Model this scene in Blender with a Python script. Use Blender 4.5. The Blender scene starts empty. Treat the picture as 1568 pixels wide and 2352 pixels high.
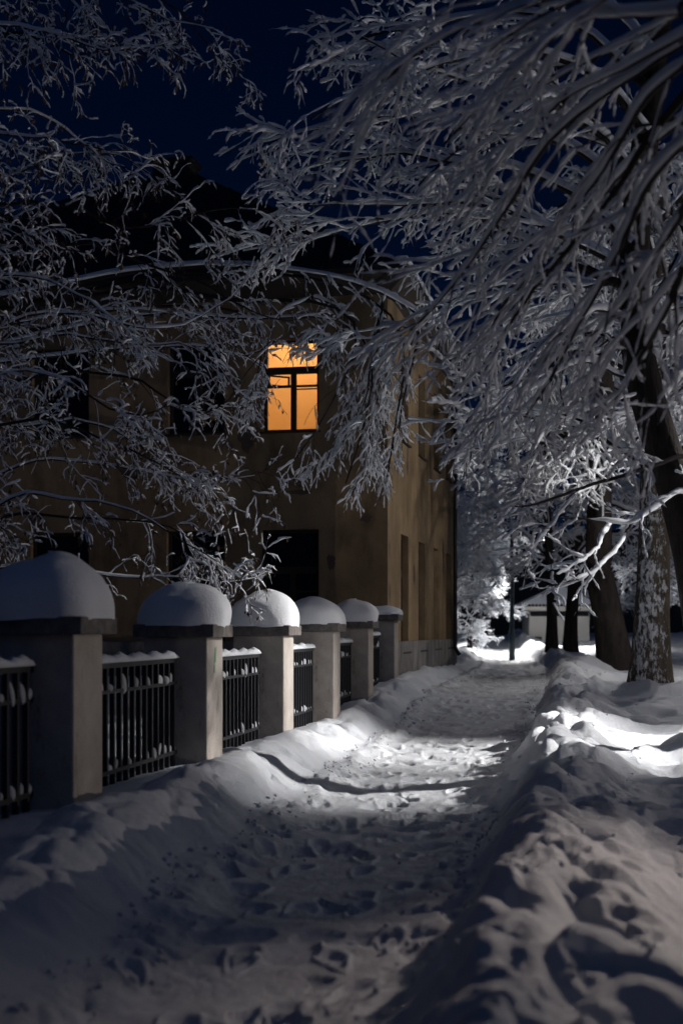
import bpy, bmesh, math, random
import numpy as np
from mathutils import Vector, Matrix

sc = bpy.context.scene
R = math.radians
rng = np.random.default_rng(11)

# ------------------------------------------------------------------ camera
EYE = 1.6
F_PX, CX, HY = 3267.0, 784.0, 1445.0       # photograph read at 1568 x 2352
cam_d = bpy.data.cameras.new('camera')
cam = bpy.data.objects.new('camera', cam_d)
sc.collection.objects.link(cam)
cam.location = (0, 0, EYE)
cam.rotation_euler = (R(90), 0, 0)
cam_d.lens = 50
cam_d.sensor_width = 36
cam_d.shift_y = (HY - 1176) / 2352
cam_d.clip_end = 2000
cam_d.dof.use_dof = True
cam_d.dof.focus_distance = 18.0
cam_d.dof.aperture_fstop = 1.6
sc.camera = cam

# ------------------------------------------------------------------ night sky, added moon
world = bpy.data.worlds.new('World')
sc.world = world
world.use_nodes = True
wn, wl = world.node_tree.nodes, world.node_tree.links
wn.clear()
sky = wn.new('ShaderNodeTexSky')
sky.sky_type = 'NISHITA'
sky.sun_disc = False
sky.sun_elevation = R(50)
sky.sun_rotation = R(160)
sky.ozone_density = 6
tint = wn.new('ShaderNodeMixRGB'); tint.blend_type = 'MULTIPLY'; tint.inputs[0].default_value = 1
tint.inputs[2].default_value = (0.14, 0.40, 1.0, 1)
bg = wn.new('ShaderNodeBackground'); bg.inputs[1].default_value = 0.0026
wo = wn.new('ShaderNodeOutputWorld')
wl.new(sky.outputs[0], tint.inputs[1]); wl.new(tint.outputs[0], bg.inputs[0]); wl.new(bg.outputs[0], wo.inputs[0])

soft_fill_d = bpy.data.lights.new('soft_fill', 'SUN')
soft_fill_d.energy = 0.074  # no moon here: an added wide sun gives soft blue ambient light
soft_fill_d.angle = R(70)
soft_fill_d.color = (0.36, 0.52, 1.0)
soft_fill = bpy.data.objects.new('soft_fill', soft_fill_d)
sc.collection.objects.link(soft_fill)
soft_fill.rotation_euler = (R(40), 0, R(20))

sc.view_settings.view_transform = 'Standard'
sc.view_settings.look = 'None'
sc.view_settings.exposure = 0
sc.view_settings.gamma = 1
sc.render.engine = 'CYCLES'
sc.cycles.use_denoising = True
sc.cycles.max_bounces = 6
sc.cycles.transparent_max_bounces = 6
sc.cycles.caustics_reflective = False
sc.cycles.caustics_refractive = False

LAMP_A, LAMP_B, LAMP_C, FILL_D, FILL_E = 15000.0, 4800.0, 480.0, 4300.0, 1700.0

# ------------------------------------------------------------------ helpers
C = sc.collection
SIN, COS = 0.157, 0.9876                    # the street runs 9 degrees right of the view

def at(x, y, d):
    return np.array([(x - CX) / F_PX * d, d, EYE + (HY - y) / F_PX * d])

def st(t, u, z=0.0):                        # street coordinates: t along, u across
    return Vector((t * SIN + u * COS, t * COS - u * SIN, z))

def mat(name, col, rough=0.8, spec=0.3, metal=0.0):
    m = bpy.data.materials.new(name); m.use_nodes = True
    b = m.node_tree.nodes['Principled BSDF']
    b.inputs['Base Color'].default_value = (*col, 1)
    b.inputs['Roughness'].default_value = rough
    b.inputs['Specular IOR Level'].default_value = spec
    b.inputs['Metallic'].default_value = metal
    return m

def nz(m, scale, detail=4, rough=0.55, coord='Object', stretch=None):
    n, l = m.node_tree.nodes, m.node_tree.links
    tc = n.new('ShaderNodeTexCoord')
    t = n.new('ShaderNodeTexNoise')
    t.inputs['Scale'].default_value = scale; t.inputs['Detail'].default_value = detail
    t.inputs['Roughness'].default_value = rough
    if stretch:
        mp = n.new('ShaderNodeMapping'); mp.inputs['Scale'].default_value = stretch
        l.new(tc.outputs[coord], mp.inputs[0]); l.new(mp.outputs[0], t.inputs['Vector'])
    else:
        l.new(tc.outputs[coord], t.inputs['Vector'])
    return t.outputs['Fac']

def ramp(m, fac, stops):
    n, l = m.node_tree.nodes, m.node_tree.links
    r = n.new('ShaderNodeValToRGB'); e = r.color_ramp.elements
    while len(e) < len(stops): e.new(0.5)
    for k, (p, c) in enumerate(stops):
        e[k].position = p; e[k].color = (*c, 1) if len(c) == 3 else c
    l.new(fac, r.inputs[0])
    return r.outputs[0]

def mixc(m, fac, a, b, mode='MIX'):
    n, l = m.node_tree.nodes, m.node_tree.links
    x = n.new('ShaderNodeMixRGB'); x.blend_type = mode
    for i, v in ((0, fac), (1, a), (2, b)):
        if hasattr(v, 'is_output'): l.new(v, x.inputs[i])
        else: x.inputs[i].default_value = v if i == 0 else (*v, 1)
    return x.outputs[0]

def base(m, sock):
    m.node_tree.links.new(sock, m.node_tree.nodes['Principled BSDF'].inputs['Base Color'])

def bump(m, sock, dist, strength=1.0):
    n, l = m.node_tree.nodes, m.node_tree.links
    b = n.new('ShaderNodeBump'); b.inputs['Distance'].default_value = dist; b.inputs['Strength'].default_value = strength
    l.new(sock, b.inputs['Height']); l.new(b.outputs[0], n['Principled BSDF'].inputs['Normal'])

M = {}
M['snow'] = m = mat('snow', (0.80, 0.82, 0.86), 0.55, 0.35)
f1 = nz(m, 26, 11, 0.80); bump(m, f1, 0.035, 0.9)
M['path_snow'] = m = mat('trodden_snow', (0.72, 0.74, 0.78), 0.5, 0.35)
f1 = nz(m, 20, 11, 0.80); bump(m, f1, 0.028, 0.9)
base(m, ramp(m, nz(m, 3.0, 5, 0.65), [(0.35, (0.60, 0.61, 0.64)), (0.62, (0.76, 0.78, 0.81))]))
M['cap_snow'] = m = mat('cap_snow', (0.82, 0.83, 0.86), 0.55, 0.3)
bump(m, nz(m, 30, 10, 0.80), 0.022, 0.9)
M['twig_snow'] = mat('twig_snow', (0.80, 0.82, 0.85), 0.7, 0.2)
M['bark'] = m = mat('bark', (0.045, 0.038, 0.034), 0.9, 0.2)
base(m, ramp(m, nz(m, 9, 5, 0.7, stretch=(1, 1, 0.25)), [(0.3, (0.012, 0.010, 0.010)), (0.7, (0.042, 0.034, 0.030))]))
bump(m, nz(m, 26, 4, 0.7, stretch=(1, 1, 0.2)), 0.03, 1.0)
M['twig'] = mat('twig_bark', (0.03, 0.025, 0.024), 0.9, 0.2)
M['leaf'] = mat('dry_leaf', (0.10, 0.065, 0.04), 0.8, 0.2)
M['metal'] = mat('dark_iron', (0.018, 0.019, 0.022), 0.55, 0.4)
M['post'] = mat('painted_post', (0.05, 0.075, 0.085), 0.5, 0.4)
M['stucco'] = m = mat('ochre_stucco', (0.22, 0.155, 0.09), 0.9, 0.15)
a = ramp(m, nz(m, 0.55, 6, 0.62), [(0.35, (0.175, 0.125, 0.075)), (0.62, (0.30, 0.215, 0.125))])
b_ = ramp(m, nz(m, 1.6, 7, 0.7, stretch=(1, 1, 0.35)), [(0.50, (1, 1, 1)), (0.72, (0.45, 0.42, 0.40))])
base(m, mixc(m, 1.0, a, b_, 'MULTIPLY')); bump(m, nz(m, 40, 5, 0.7), 0.01, 0.6)
M['plinth'] = m = mat('plinth_render', (0.20, 0.19, 0.18), 0.9, 0.15)
base(m, ramp(m, nz(m, 2.2, 6, 0.7, stretch=(1, 1, 0.4)), [(0.35, (0.09, 0.085, 0.08)), (0.65, (0.27, 0.26, 0.25))]))
M['pillar'] = m = mat('pillar_plaster', (0.42, 0.37, 0.32), 0.9, 0.15)
a = ramp(m, nz(m, 2.2, 6, 0.65), [(0.3, (0.30, 0.26, 0.23)), (0.65, (0.46, 0.42, 0.38))])
b_ = ramp(m, nz(m, 5.0, 6, 0.72, stretch=(1, 1, 0.3)), [(0.57, (1, 1, 1)), (0.70, (0.35, 0.32, 0.30))])
base(m, mixc(m, 1.0, a, b_, 'MULTIPLY')); bump(m, nz(m, 30, 5, 0.7), 0.012, 0.8)
M['cap'] = m = mat('pillar_cap', (0.13, 0.12, 0.12), 0.85, 0.2)
base(m, ramp(m, nz(m, 8, 6, 0.7), [(0.35, (0.07, 0.068, 0.07)), (0.68, (0.22, 0.19, 0.17))]))
M['roof'] = m = mat('sheet_roof', (0.02, 0.02, 0.024), 0.7, 0.2)
M['soffit'] = mat('eave_boards', (0.05, 0.042, 0.035), 0.85, 0.2)
M['frame'] = mat('window_frame', (0.028, 0.022, 0.02), 0.7, 0.25)
M['dark_glass'] = mat('dark_glass', (0.006, 0.007, 0.010), 0.15, 0.4)
M['room'] = mat('room_paint', (0.80, 0.66, 0.46), 0.9, 0.1)
M['hut_wall'] = mat('hut_paint', (0.62, 0.60, 0.55), 0.8, 0.2)
M['wood'] = mat('dark_board', (0.05, 0.035, 0.028), 0.85, 0.2)
M['lens'] = m = mat('lamp_lens', (1, 1, 1), 0.4)
m.node_tree.nodes['Principled BSDF'].inputs['Emission Color'].default_value = (1.0, 0.95, 0.88, 1)
m.node_tree.nodes['Principled BSDF'].inputs['Emission Strength'].default_value = 12
# thin clear glass
M['glass'] = m = bpy.data.materials.new('clear_glass'); m.use_nodes = True
n, l = m.node_tree.nodes, m.node_tree.links; n.clear()
tr = n.new('ShaderNodeBsdfTransparent'); gl = n.new('ShaderNodeBsdfGlossy'); gl.inputs['Roughness'].default_value = 0.05
fr = n.new('ShaderNodeFresnel'); mx = n.new('ShaderNodeMixShader'); o = n.new('ShaderNodeOutputMaterial')
l.new(fr.outputs[0], mx.inputs[0]); l.new(tr.outputs[0], mx.inputs[1]); l.new(gl.outputs[0], mx.inputs[2]); l.new(mx.outputs[0], o.inputs[0])
# bark with wind-plastered snow (splotches that face the street side)
M['snowy_bark'] = m = mat('snow_plastered_bark', (0.05, 0.04, 0.035), 0.85, 0.2)
n, l = m.node_tree.nodes, m.node_tree.links
bk = ramp(m, nz(m, 9, 5, 0.7, stretch=(1, 1, 0.22)), [(0.3, (0.05, 0.042, 0.034)), (0.7, (0.17, 0.14, 0.105))])
ge = n.new('ShaderNodeNewGeometry'); dp = n.new('ShaderNodeVectorMath'); dp.operation = 'DOT_PRODUCT'
dp.inputs[1].default_value = (-0.42, -0.90, 0.05); l.new(ge.outputs['Normal'], dp.inputs[0])
sp = nz(m, 17, 8, 0.70, stretch=(1, 1, 0.45))
ad = n.new('ShaderNodeMath'); ad.operation = 'MULTIPLY_ADD'; ad.inputs[1].default_value = 0.24
l.new(dp.outputs['Value'], ad.inputs[0]); l.new(sp, ad.inputs[2])
big_ = nz(m, 3.0, 3, 0.5)
ad2 = n.new('ShaderNodeMath'); ad2.operation = 'MULTIPLY_ADD'; ad2.inputs[1].default_value = 0.35; l.new(big_, ad2.inputs[0]); l.new(ad.outputs[0], ad2.inputs[2])
msk = ramp(m, ad2.outputs[0], [(0.86, (0, 0, 0)), (0.94, (1, 1, 1))])
base(m, mixc(m, msk, bk, (0.80, 0.82, 0.85)))
hgt = n.new('ShaderNodeMath'); hgt.operation = 'MULTIPLY_ADD'; hgt.inputs[1].default_value = 0.9
l.new(msk, hgt.inputs[0]); l.new(nz(m, 24, 4, 0.7, stretch=(1, 1, 0.2)), hgt.inputs[2])
bump(m, hgt.outputs[0], 0.06, 1.0)

def tag(o, label=None, cat=None, group=None, kind=None):
    for k, v in (('label', label), ('category', cat), ('group', group), ('kind', kind)):
        if v: o[k] = v
    return o

def empty(name, loc=(0, 0, 0), rz=0.0):
    o = bpy.data.objects.new(name, None); C.objects.link(o)
    o.location = loc; o.rotation_euler = (0, 0, rz); o.empty_display_size = 0.2
    return o

def link(name, me, m, parent=None):
    if m: me.materials.append(m)
    o = bpy.data.objects.new(name, me); C.objects.link(o)
    o.parent = parent
    return o

def np_mesh(name, V, Q, smooth=True):
    me = bpy.data.meshes.new(name)
    V = np.asarray(V, np.float32).reshape(-1, 3); Q = np.asarray(Q, np.int32).reshape(-1, 4)
    me.vertices.add(len(V)); me.vertices.foreach_set('co', V.ravel())
    me.loops.add(Q.size); me.loops.foreach_set('vertex_index', Q.ravel())
    me.polygons.add(len(Q)); me.polygons.foreach_set('loop_start', np.arange(0, Q.size, 4, dtype=np.int32))
    if smooth: me.polygons.foreach_set('use_smooth', np.ones(len(Q), bool))
    me.update(calc_edges=True)
    return me

class MB:
    """collects boxes and shaped pieces, then links them as one mesh"""
    def __init__(s): s.bm = bmesh.new()
    def box(s, c, size, rot=None, bevel=0.0):
        r = bmesh.ops.create_cube(s.bm, size=1.0)
        vs = r['verts']
        mt = Matrix.Translation(c) @ (rot.to_4x4() if rot else Matrix.Identity(4)) @ Matrix.Diagonal((*size, 1))
        bmesh.ops.transform(s.bm, matrix=mt, verts=vs)
        if bevel:
            es = list({e for v in vs for e in v.link_edges})
            bmesh.ops.bevel(s.bm, geom=es, offset=bevel, segments=2, affect='EDGES', profile=0.6)
        return s
    def quad(s, *pts):
        s.bm.faces.new([s.bm.verts.new(p) for p in pts]); return s
    def tube(s, pts, rad, k=10, caps=True):
        pts = [Vector(p) for p in pts]; rings = []
        for i, p in enumerate(pts):
            t = (pts[min(i + 1, len(pts) - 1)] - pts[max(i - 1, 0)]).normalized()
            a = Vector((0, 0, 1)) if abs(t.z) < 0.9 else Vector((1, 0, 0))
            x = t.cross(a).normalized(); y = x.cross(t)
            r = rad[i] if hasattr(rad, '__len__') else rad
            rings.append([s.bm.verts.new(p + r * (math.cos(q) * x + math.sin(q) * y)) for q in [2 * math.pi * j / k for j in range(k)]])
        for a, b in zip(rings, rings[1:]):
            for j in range(k):
                f = s.bm.faces.new((a[j], a[(j + 1) % k], b[(j + 1) % k], b[j])); f.smooth = True
        if caps: s.bm.faces.new(rings[0]); s.bm.faces.new(rings[-1][::-1])
        return s
    def build(s, name, m, parent=None):
        bmesh.ops.recalc_face_normals(s.bm, faces=s.bm.faces)
        me = bpy.data.meshes.new(name); s.bm.to_mesh(me); s.bm.free()
        return link(name, me, m, parent)

# ------------------------------------------------------------------ noise for the snow
_perm = rng.permutation(512)
_perm = np.concatenate([_perm, _perm, _perm])
def _h(i, j, s):
    return _perm[(_perm[(i + s * 17) & 511] + j) & 511]
def perlin(x, y, s=0):
    xi, yi = np.floor(x).astype(int), np.floor(y).astype(int)
    fx, fy = x - xi, y - yi
    u, v = fx * fx * fx * (fx * (fx * 6 - 15) + 10), fy * fy * fy * (fy * (fy * 6 - 15) + 10)
    def g(a, b, dx, dy):
        an = _h(a, b, s) * (2 * np.pi / 512); return np.cos(an) * dx + np.sin(an) * dy
    n00, n10 = g(xi, yi, fx, fy), g(xi + 1, yi, fx - 1, fy)
    n01, n11 = g(xi, yi + 1, fx, fy - 1), g(xi + 1, yi + 1, fx - 1, fy - 1)
    return (n00 * (1 - u) + n10 * u) * (1 - v) + (n01 * (1 - u) + n11 * u) * v
def fbm(x, y, oct=4, s=0, gain=0.5):
    r, a = 0, 1.0
    for k in range(oct):
        r = r + a * perlin(x * 2 ** k, y * 2 ** k, s + k); a *= gain
    return r
def worley(x, y, s=0):
    xi, yi = np.floor(x).astype(int), np.floor(y).astype(int); best = np.full(x.shape, 9.0)
    for a in (-1, 0, 1):
        for b in (-1, 0, 1):
            h1 = _h(xi + a, yi + b, s) / 512.0; h2 = _h(xi + a, yi + b, s + 5) / 512.0
            best = np.minimum(best, (xi + a + h1 - x) ** 2 + (yi + b + h2 - y) ** 2)
    return np.sqrt(best)
def sm(a, b, x):
    q = np.clip((x - a) / (b - a), 0, 1); return q * q * (3 - 2 * q)

TREES = [(15.5, 1.55, 0.30), (25.25, 1.42, 0.34), (35.2, 1.05, 0.34), (54.5, 0.1, 0.25), (50.5, -0.55, 0.22), (5.4, 1.6, 0.25)]
U_FENCE = -3.54

PRINTS = []
for lane, ph in ((-1.75, 0.0), (-1.35, .3), (-1.0, .55)):
    tt_ = 4.2 + ph; sd_ = 1
    while tt_ < 34:
        PRINTS.append((tt_ + rng.normal(0, .06), lane - .25 * (tt_ > 9) + .13 * sd_ + rng.normal(0, .05), rng.normal(0, .18), rng.uniform(.012, .028)))
        tt_ += rng.uniform(.55, .75); sd_ = -sd_
def edges(t):
    t = np.asarray(t, float)
    wob = 0.22 * perlin(t * 0.75, t * 0 + 3.1, 3) + 0.05 * perlin(t * 2.1, t * 0 + 9.7, 4)
    wob2 = 0.20 * perlin(t * 0.85, t * 0 + 31.1, 5) + 0.10 * perlin(t * 2.3, t * 0 + 19.7, 6)
    uL = np.interp(t, [0, 6, 10, 15, 30, 45, 60, 90], [-1.95, -2.08, -2.35, -2.55, -2.60, -2.75, -3.6, -6.0]) + wob
    uR = np.interp(t, [0, 6, 10, 15, 30, 45, 60, 90], [-0.70, -0.66, -0.62, -0.68, -0.42, -0.60, -1.5, -3.9]) + wob2
    return uL, uR

def billow(x, y, s, oct=3):
    r, a = 0, 1.0
    for k in range(oct):
        r = r + a * (0.5 - np.abs(perlin(x * 2 ** k, y * 2 ** k, s + k)) * 2); a *= 0.5
    return r

def height(X, Y):
    t, u = SIN * X + COS * Y, COS * X - SIN * Y
    uL, uR = edges(t)
    wx, wy = t + 0.25 * perlin(t * 1.3, u * 1.3, 81), u + 0.25 * perlin(t * 1.3, u * 1.3, 82)
    lum = 0.16 * perlin(wx * 1.5, wy * 1.5, 11) + 0.05 * perlin(wx * 4, wy * 4, 12)
    sl, sr = uL - u + lum * 0.45, u - uR + lum
    z = 0.34 * sm(18, 29, t) - 0.10 * sm(42, 52, t) + 0.85 * sm(54, 95, t)
    round_ = lambda q: np.sqrt(np.clip(1 - (q / 0.75) ** 2, 0, 1))
    clod = round_(worley(wx * 1.9, wy * 2.2, 7)); clod2 = round_(worley(wx * 4.3, wy * 4.6, 8))
    big = fbm(t * 0.55, u * 0.55, 3, 21)
    crestl = sm(0.05, 0.4, sl) * (1 - sm(0.55, 1.1, sl))
    left = sm(-0.30, 0.70, sl) * (0.40 - 0.10 * sm(9, 15, t) + 0.07 * big) + crestl * (0.10 * clod + 0.03 * clod2 - 0.04 + 0.06 * fbm(wx * 2.2, wy * 2.2, 3, 71)) - sm(0.45, 1.0, sl) * (0.10 - 0.06 * sm(9, 15, t) + 0.04 * big)
    crestr = sm(0.0, 0.35, sr) * (1 - sm(0.7, 1.5, sr))
    right = sm(-0.10, 0.50, sr) * (0.37 + 0.14 * big) + crestr * (0.15 * clod + 0.04 * clod2 - 0.05 + 0.17 * fbm(wx * 1.6, wy * 1.4, 4, 75) + 0.035 * fbm(wx * 5, wy * 5, 3, 77)) - sm(0.5, 1.4, sr) * (0.13 + 0.10 * big)
    field = sm(0.5, 1.4, sr)
    ridge = 1 - np.abs(perlin(wx * 0.80, wy * 0.42, 31)) * 2.6
    hol = round_(worley(wx * 1.15, wy * 1.45, 14) * 1.5)
    right = right + field * (0.12 * (ridge - 0.5) + 0.06 * fbm(wx * 1.8, wy * 1.1, 4, 41) - 0.06 * hol + 0.12 * fbm(wx * 0.9, wy * 0.8, 2, 91))
    inside = (1 - sm(-0.15, 0.12, sl)) * (1 - sm(-0.15, 0.12, sr))
    rough = 0.014 * fbm(wx * 3.2, wy * 2.2, 5, 51, 0.62) + 0.024 * fbm(t * 1.1, u * 0.35, 3, 57)
    foot = round_(worley(wx * 2.1, wy * 2.6, 17) * 1.9) * (perlin(t * .6, u * .6, 19) > -0.1)
    edge_ = np.exp(-(np.minimum(np.abs(sl), np.abs(sr)) / 0.28) ** 2)
    path = inside * (rough - 0.045 * foot + 0.05 * edge_ * clod2 + 0.030 * edge_ * fbm(wx * 6, wy * 6, 3, 53))
    midu = (u - (uL + uR) / 2)
    path = path + inside * 0.05 * midu ** 2
    for (tp, up_, ang, dp_) in PRINTS:
        near = np.nonzero((np.abs(t - tp) < .34) & (np.abs(u - up_) < .3))
        if len(near[0]) == 0: continue
        a_, b_ = t[near] - tp, u[near] - up_
        q1, q2 = a_ * math.cos(ang) + b_ * math.sin(ang), -a_ * math.sin(ang) + b_ * math.cos(ang)
        rr_ = np.sqrt((q1 / .15) ** 2 + (q2 / (.055 + .018 * np.sign(q1) * np.minimum(np.abs(q1) / .1, 1))) ** 2)
        path[near] += -dp_ * (1 - sm(.75, 1.15, rr_)) + .016 * np.exp(-((rr_ - 1.35) / .25) ** 2)
    z = z + 0.10 * np.exp(-((u + 3.35) / .45) ** 2) * (1 - sm(12, 20, t))
    fine = 0.008 * fbm(t * 7, u * 7, 3, 61)
    z = z + left + right + path + fine
    for (tt, uu, rr) in TREES:
        q = np.sqrt((t - tt) ** 2 + (u - uu) ** 2)
        z = z + 0.26 * np.exp(-((q - rr * 0.6) / 0.55) ** 2)
    z = z + 0.06 * sm(-3.3, -4.6, u)
    return z

# ------------------------------------------------------------------ the snow-covered ground
def build_ground():
    tn = np.concatenate([-np.geomspace(7, 0.40, 26), np.linspace(-0.38, 0.40, 640), np.geomspace(0.42, 7, 26)])
    dd = [-40, -25, -12, -5, -1, 0.5, 1.5, 2.2, 2.8, 3.2]
    d = 3.4
    while d < 38: dd.append(d); d *= 1.0036
    while d < 110: dd.append(d); d *= 1.012
    while d < 900: dd.append(d); d *= 1.10
    dd = np.array(dd)
    X = np.maximum(dd, 3.0)[:, None] * tn[None, :]; Y = np.repeat(dd[:, None], len(tn), 1)
    Z = height(X, Y)
    far = sm(120, 200, Y); Z = Z * (1 - far) + 0.4 * far
    nr, nc = X.shape
    V = np.stack([X, Y, Z], -1).reshape(-1, 3)
    idx = np.arange(nr * nc).reshape(nr, nc)
    Q = np.stack([idx[:-1, :-1], idx[:-1, 1:], idx[1:, 1:], idx[1:, :-1]], -1).reshape(-1, 4)
    cx, cy = V[Q].mean(1)[:, 0], V[Q].mean(1)[:, 1]
    t, u = SIN * cx + COS * cy, COS * cx - SIN * cy
    uL, uR = edges(t)
    near = (t > 0) & (t < 85)
    zone = np.zeros(len(Q), int)
    zone[near & (u > uL) & (u < uR)] = 1
    zone[near & (u <= uL) & (u > uL - 0.75)] = 2
    zone[near & (u >= uR) & (u < uR + 0.9)] = 3
    for k, (name, m) in enumerate((('ground', 'snow'), ('path', 'path_snow'), ('snow_bank', 'snow'), ('snow_bank', 'snow'))):
        q = Q[zone == k]; used, inv = np.unique(q, return_inverse=True)
        o = link(name, np_mesh(name, V[used], inv.reshape(-1, 4)), M[m])
        tag(o, ['deep uneven snow covering the ground beside the path', 'trodden snow path dug between two banks',
                'shovelled snow bank between the path and the pillared fence', 'lumpy snow bank on the tree side of the path'][k],
            ['ground', 'path', 'snow bank', 'snow bank'][k], kind='structure')
build_ground()

def gz(X, Y):
    return float(height(np.array([X], float), np.array([Y], float))[0])

# crumbs of snow fallen from the shovelled banks
def build_crumbs():
    b_ = bmesh.new(); bmesh.ops.create_icosphere(b_, subdivisions=2, radius=1.0)
    v0 = np.array([v.co[:] for v in b_.verts]); f0 = np.array([[v.index for v in f.verts] for f in b_.faces]); b_.free()
    n = 1100; t = 4.5 + 32 * rng.random(n) ** 1.2; uL, uR = edges(t)
    sel = rng.random(n); o = np.abs(rng.normal(0, .22, n))
    u = np.where(sel < .35, uL + o - .12, np.where(sel < .75, uR - o + .15, uR + rng.uniform(0, 1.6, n)))
    X, Y = t * SIN + u * COS, t * COS - u * SIN; Z = height(X, Y)
    s = .008 + .020 * rng.random(n) ** 3
    V = []; 
    for k in range(n):
        q = v0 * (1 + .22 * rng.normal(0, 1, (len(v0), 1)) * .6) * rng.uniform(.65, 1.2, 3) * s[k]
        V.append(q + [X[k], Y[k], Z[k] + s[k] * .35])
    V = np.concatenate(V); F = np.concatenate([f0 + k * len(v0) for k in range(n)])
    me = bpy.data.meshes.new('snow_crumbs'); me.from_pydata(V.tolist(), [], F.tolist()); me.polygons.foreach_set('use_smooth', np.ones(len(F), bool))
    tag(link('snow_crumbs', me, M['snow']), 'small crumbs of snow fallen along the shovelled banks', 'snow crumbs', kind='stuff')
build_crumbs()

# ------------------------------------------------------------------ street lamps, added fill lamps
def lamp(t, u, H, arm, head_dir, power, label, size, aim=None, blend=0.6, col=(1, 0.975, 0.95), spill=0.0):
    p = st(t, u); z0 = gz(p.x, p.y) - 0.1
    root = empty('street_lamp', (p.x, p.y, z0))
    tag(root, label, 'street lamp', 'street lamps along the road')
    MB().tube([(0, 0, 0), (0, 0, 1.2), (0, 0, 1.22), (0, 0, H)], [0.11, 0.11, 0.09, 0.06], 14).build('pole', M['post'], root)
    dx, dy = head_dir
    MB().tube([(0, 0, H - 0.05), (dx * arm * .4, dy * arm * .4, H + 0.22), (dx * arm, dy * arm, H + 0.28)], 0.035, 10).build('arm', M['post'], root)
    ang = Matrix.Rotation(math.atan2(dy, dx), 3, 'Z')
    c = Vector((dx * (arm + .25), dy * (arm + .25), H + 0.27))
    hd = MB().box(c, (0.62, 0.26, 0.14), ang, 0.04).build('lamp_head', M['post'], root)
    MB().box(c - Vector((0, 0, 0.082)), (0.46, 0.18, 0.03), ang, 0.01).build('lens', M['lens'], hd)
    ld = bpy.data.lights.new('lamp_light', 'SPOT' if aim else 'POINT'); ld.energy = power; ld.color = col
    ld.shadow_soft_size = 0.22
    lo = bpy.data.objects.new('lamp_light', ld); C.objects.link(lo); lo.parent = root
    lo.location = c - Vector((0, 0, 0.24))
    if aim:
        ld.spot_size = size; ld.spot_blend = blend
        w = Vector((p.x, p.y, z0)) + lo.location
        lo.rotation_euler = (Vector(aim) - w).to_track_quat('-Z', 'Y').to_euler()
    if spill:                                # extra point light added above the head to brighten the crowns
        l2 = bpy.data.lights.new('crown_fill', 'POINT'); l2.energy = spill; l2.color = col; l2.shadow_soft_size = 0.15
        o2 = bpy.data.objects.new('crown_fill', l2); C.objects.link(o2); o2.parent = root; o2.location = c + Vector((0, 0, .22))
    return root
lamp(18.5, 10.2, 6.0, 1.0, (-0.99, 0.15), LAMP_A, 'tall grey street lamp across the road, right of the leaning dark trunk', R(40), tuple(st(16.5, -0.9, 0.3)), 0.8, spill=270.0)
def fill_lantern(t, u, H, power, label):      # a low hooded lantern: added unseen for low side light, flat hood cuts it above
    p = st(t, u); z0 = gz(p.x, p.y) - 0.05
    root = empty('low_fill_lantern', (p.x, p.y, z0)); tag(root, label, 'fill_lantern')
    MB().tube([(0, 0, 0), (0, 0, .3), (0, 0, .31), (0, 0, H - .5)], [.06, .06, .035, .035], 12).build('post', M['post'], root)
    MB().tube([(0, 0, H + .16), (0, 0, H + .02), (0, 0, H)], [.05, .34, .36], 24).build('hood', M['post'], root)
    mb = MB()
    for k in range(4):
        a = k * math.pi / 2 + .3; mb.tube([(.08 * math.cos(a), .08 * math.sin(a), H - .5), (.16 * math.cos(a), .16 * math.sin(a), H)], .008, 5)
    mb.build('cage', M['post'], root)
    ld = bpy.data.lights.new('low_fill_light', 'POINT'); ld.energy = power; ld.color = (1, .89, .82); ld.shadow_soft_size = .035
    lo = bpy.data.objects.new('low_fill_light', ld); C.objects.link(lo); lo.parent = root; lo.location = (0, 0, H - .07)
fill_lantern(16.0, 27.0, 2.0, FILL_D, 'low hooded lantern added out of view across the road')
lamp(66.6, -0.72, 5.0, 0.15, (-0.4, 0.9), LAMP_B, 'street lamp near the hut, hidden behind a slim dark trunk', R(116), tuple(st(66.0, -1.6, 0.3)), 0.5, spill=700.0)
lamp(14.2, 4.9, 5.0, 0.5, (-0.9, -0.4), FILL_E, 'unseen lamp added to shine a warm spot on the lumpy right bank', R(27), tuple(st(7.4, 1.0, 0.5)), 1.0, (1, 0.83, 0.74))  # added lamp, makes the lit patches on the near right bank
lamp(29.6, 4.5, 5.6, 0.8, (-0.99, 0.15), LAMP_C, 'street lamp among the snowy crowns behind the trunks', R(170))

# ------------------------------------------------------------------ the house
EB = Vector((0.194, 0.981, 0)); EL = Vector((-0.981, 0.194, 0))     # along the side wall / along the facade
HC = Vector((0.908, 28.0, 0)); HLEN, HSIDE, HTOP = 13.0, 11.2, 8.25
PL = 1.35                                                           # top of the plinth
house = empty('brick_house', tuple(HC))
house.name = 'town_house'
tag(house, 'two-storey ochre stuccoed house with one window glowing orange', 'house')

def HP(a, b, z):            # a: along facade to the left, b: back along the side wall (house-local, world axes)
    return EL * a + EB * b + Vector((0, 0, z))

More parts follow.
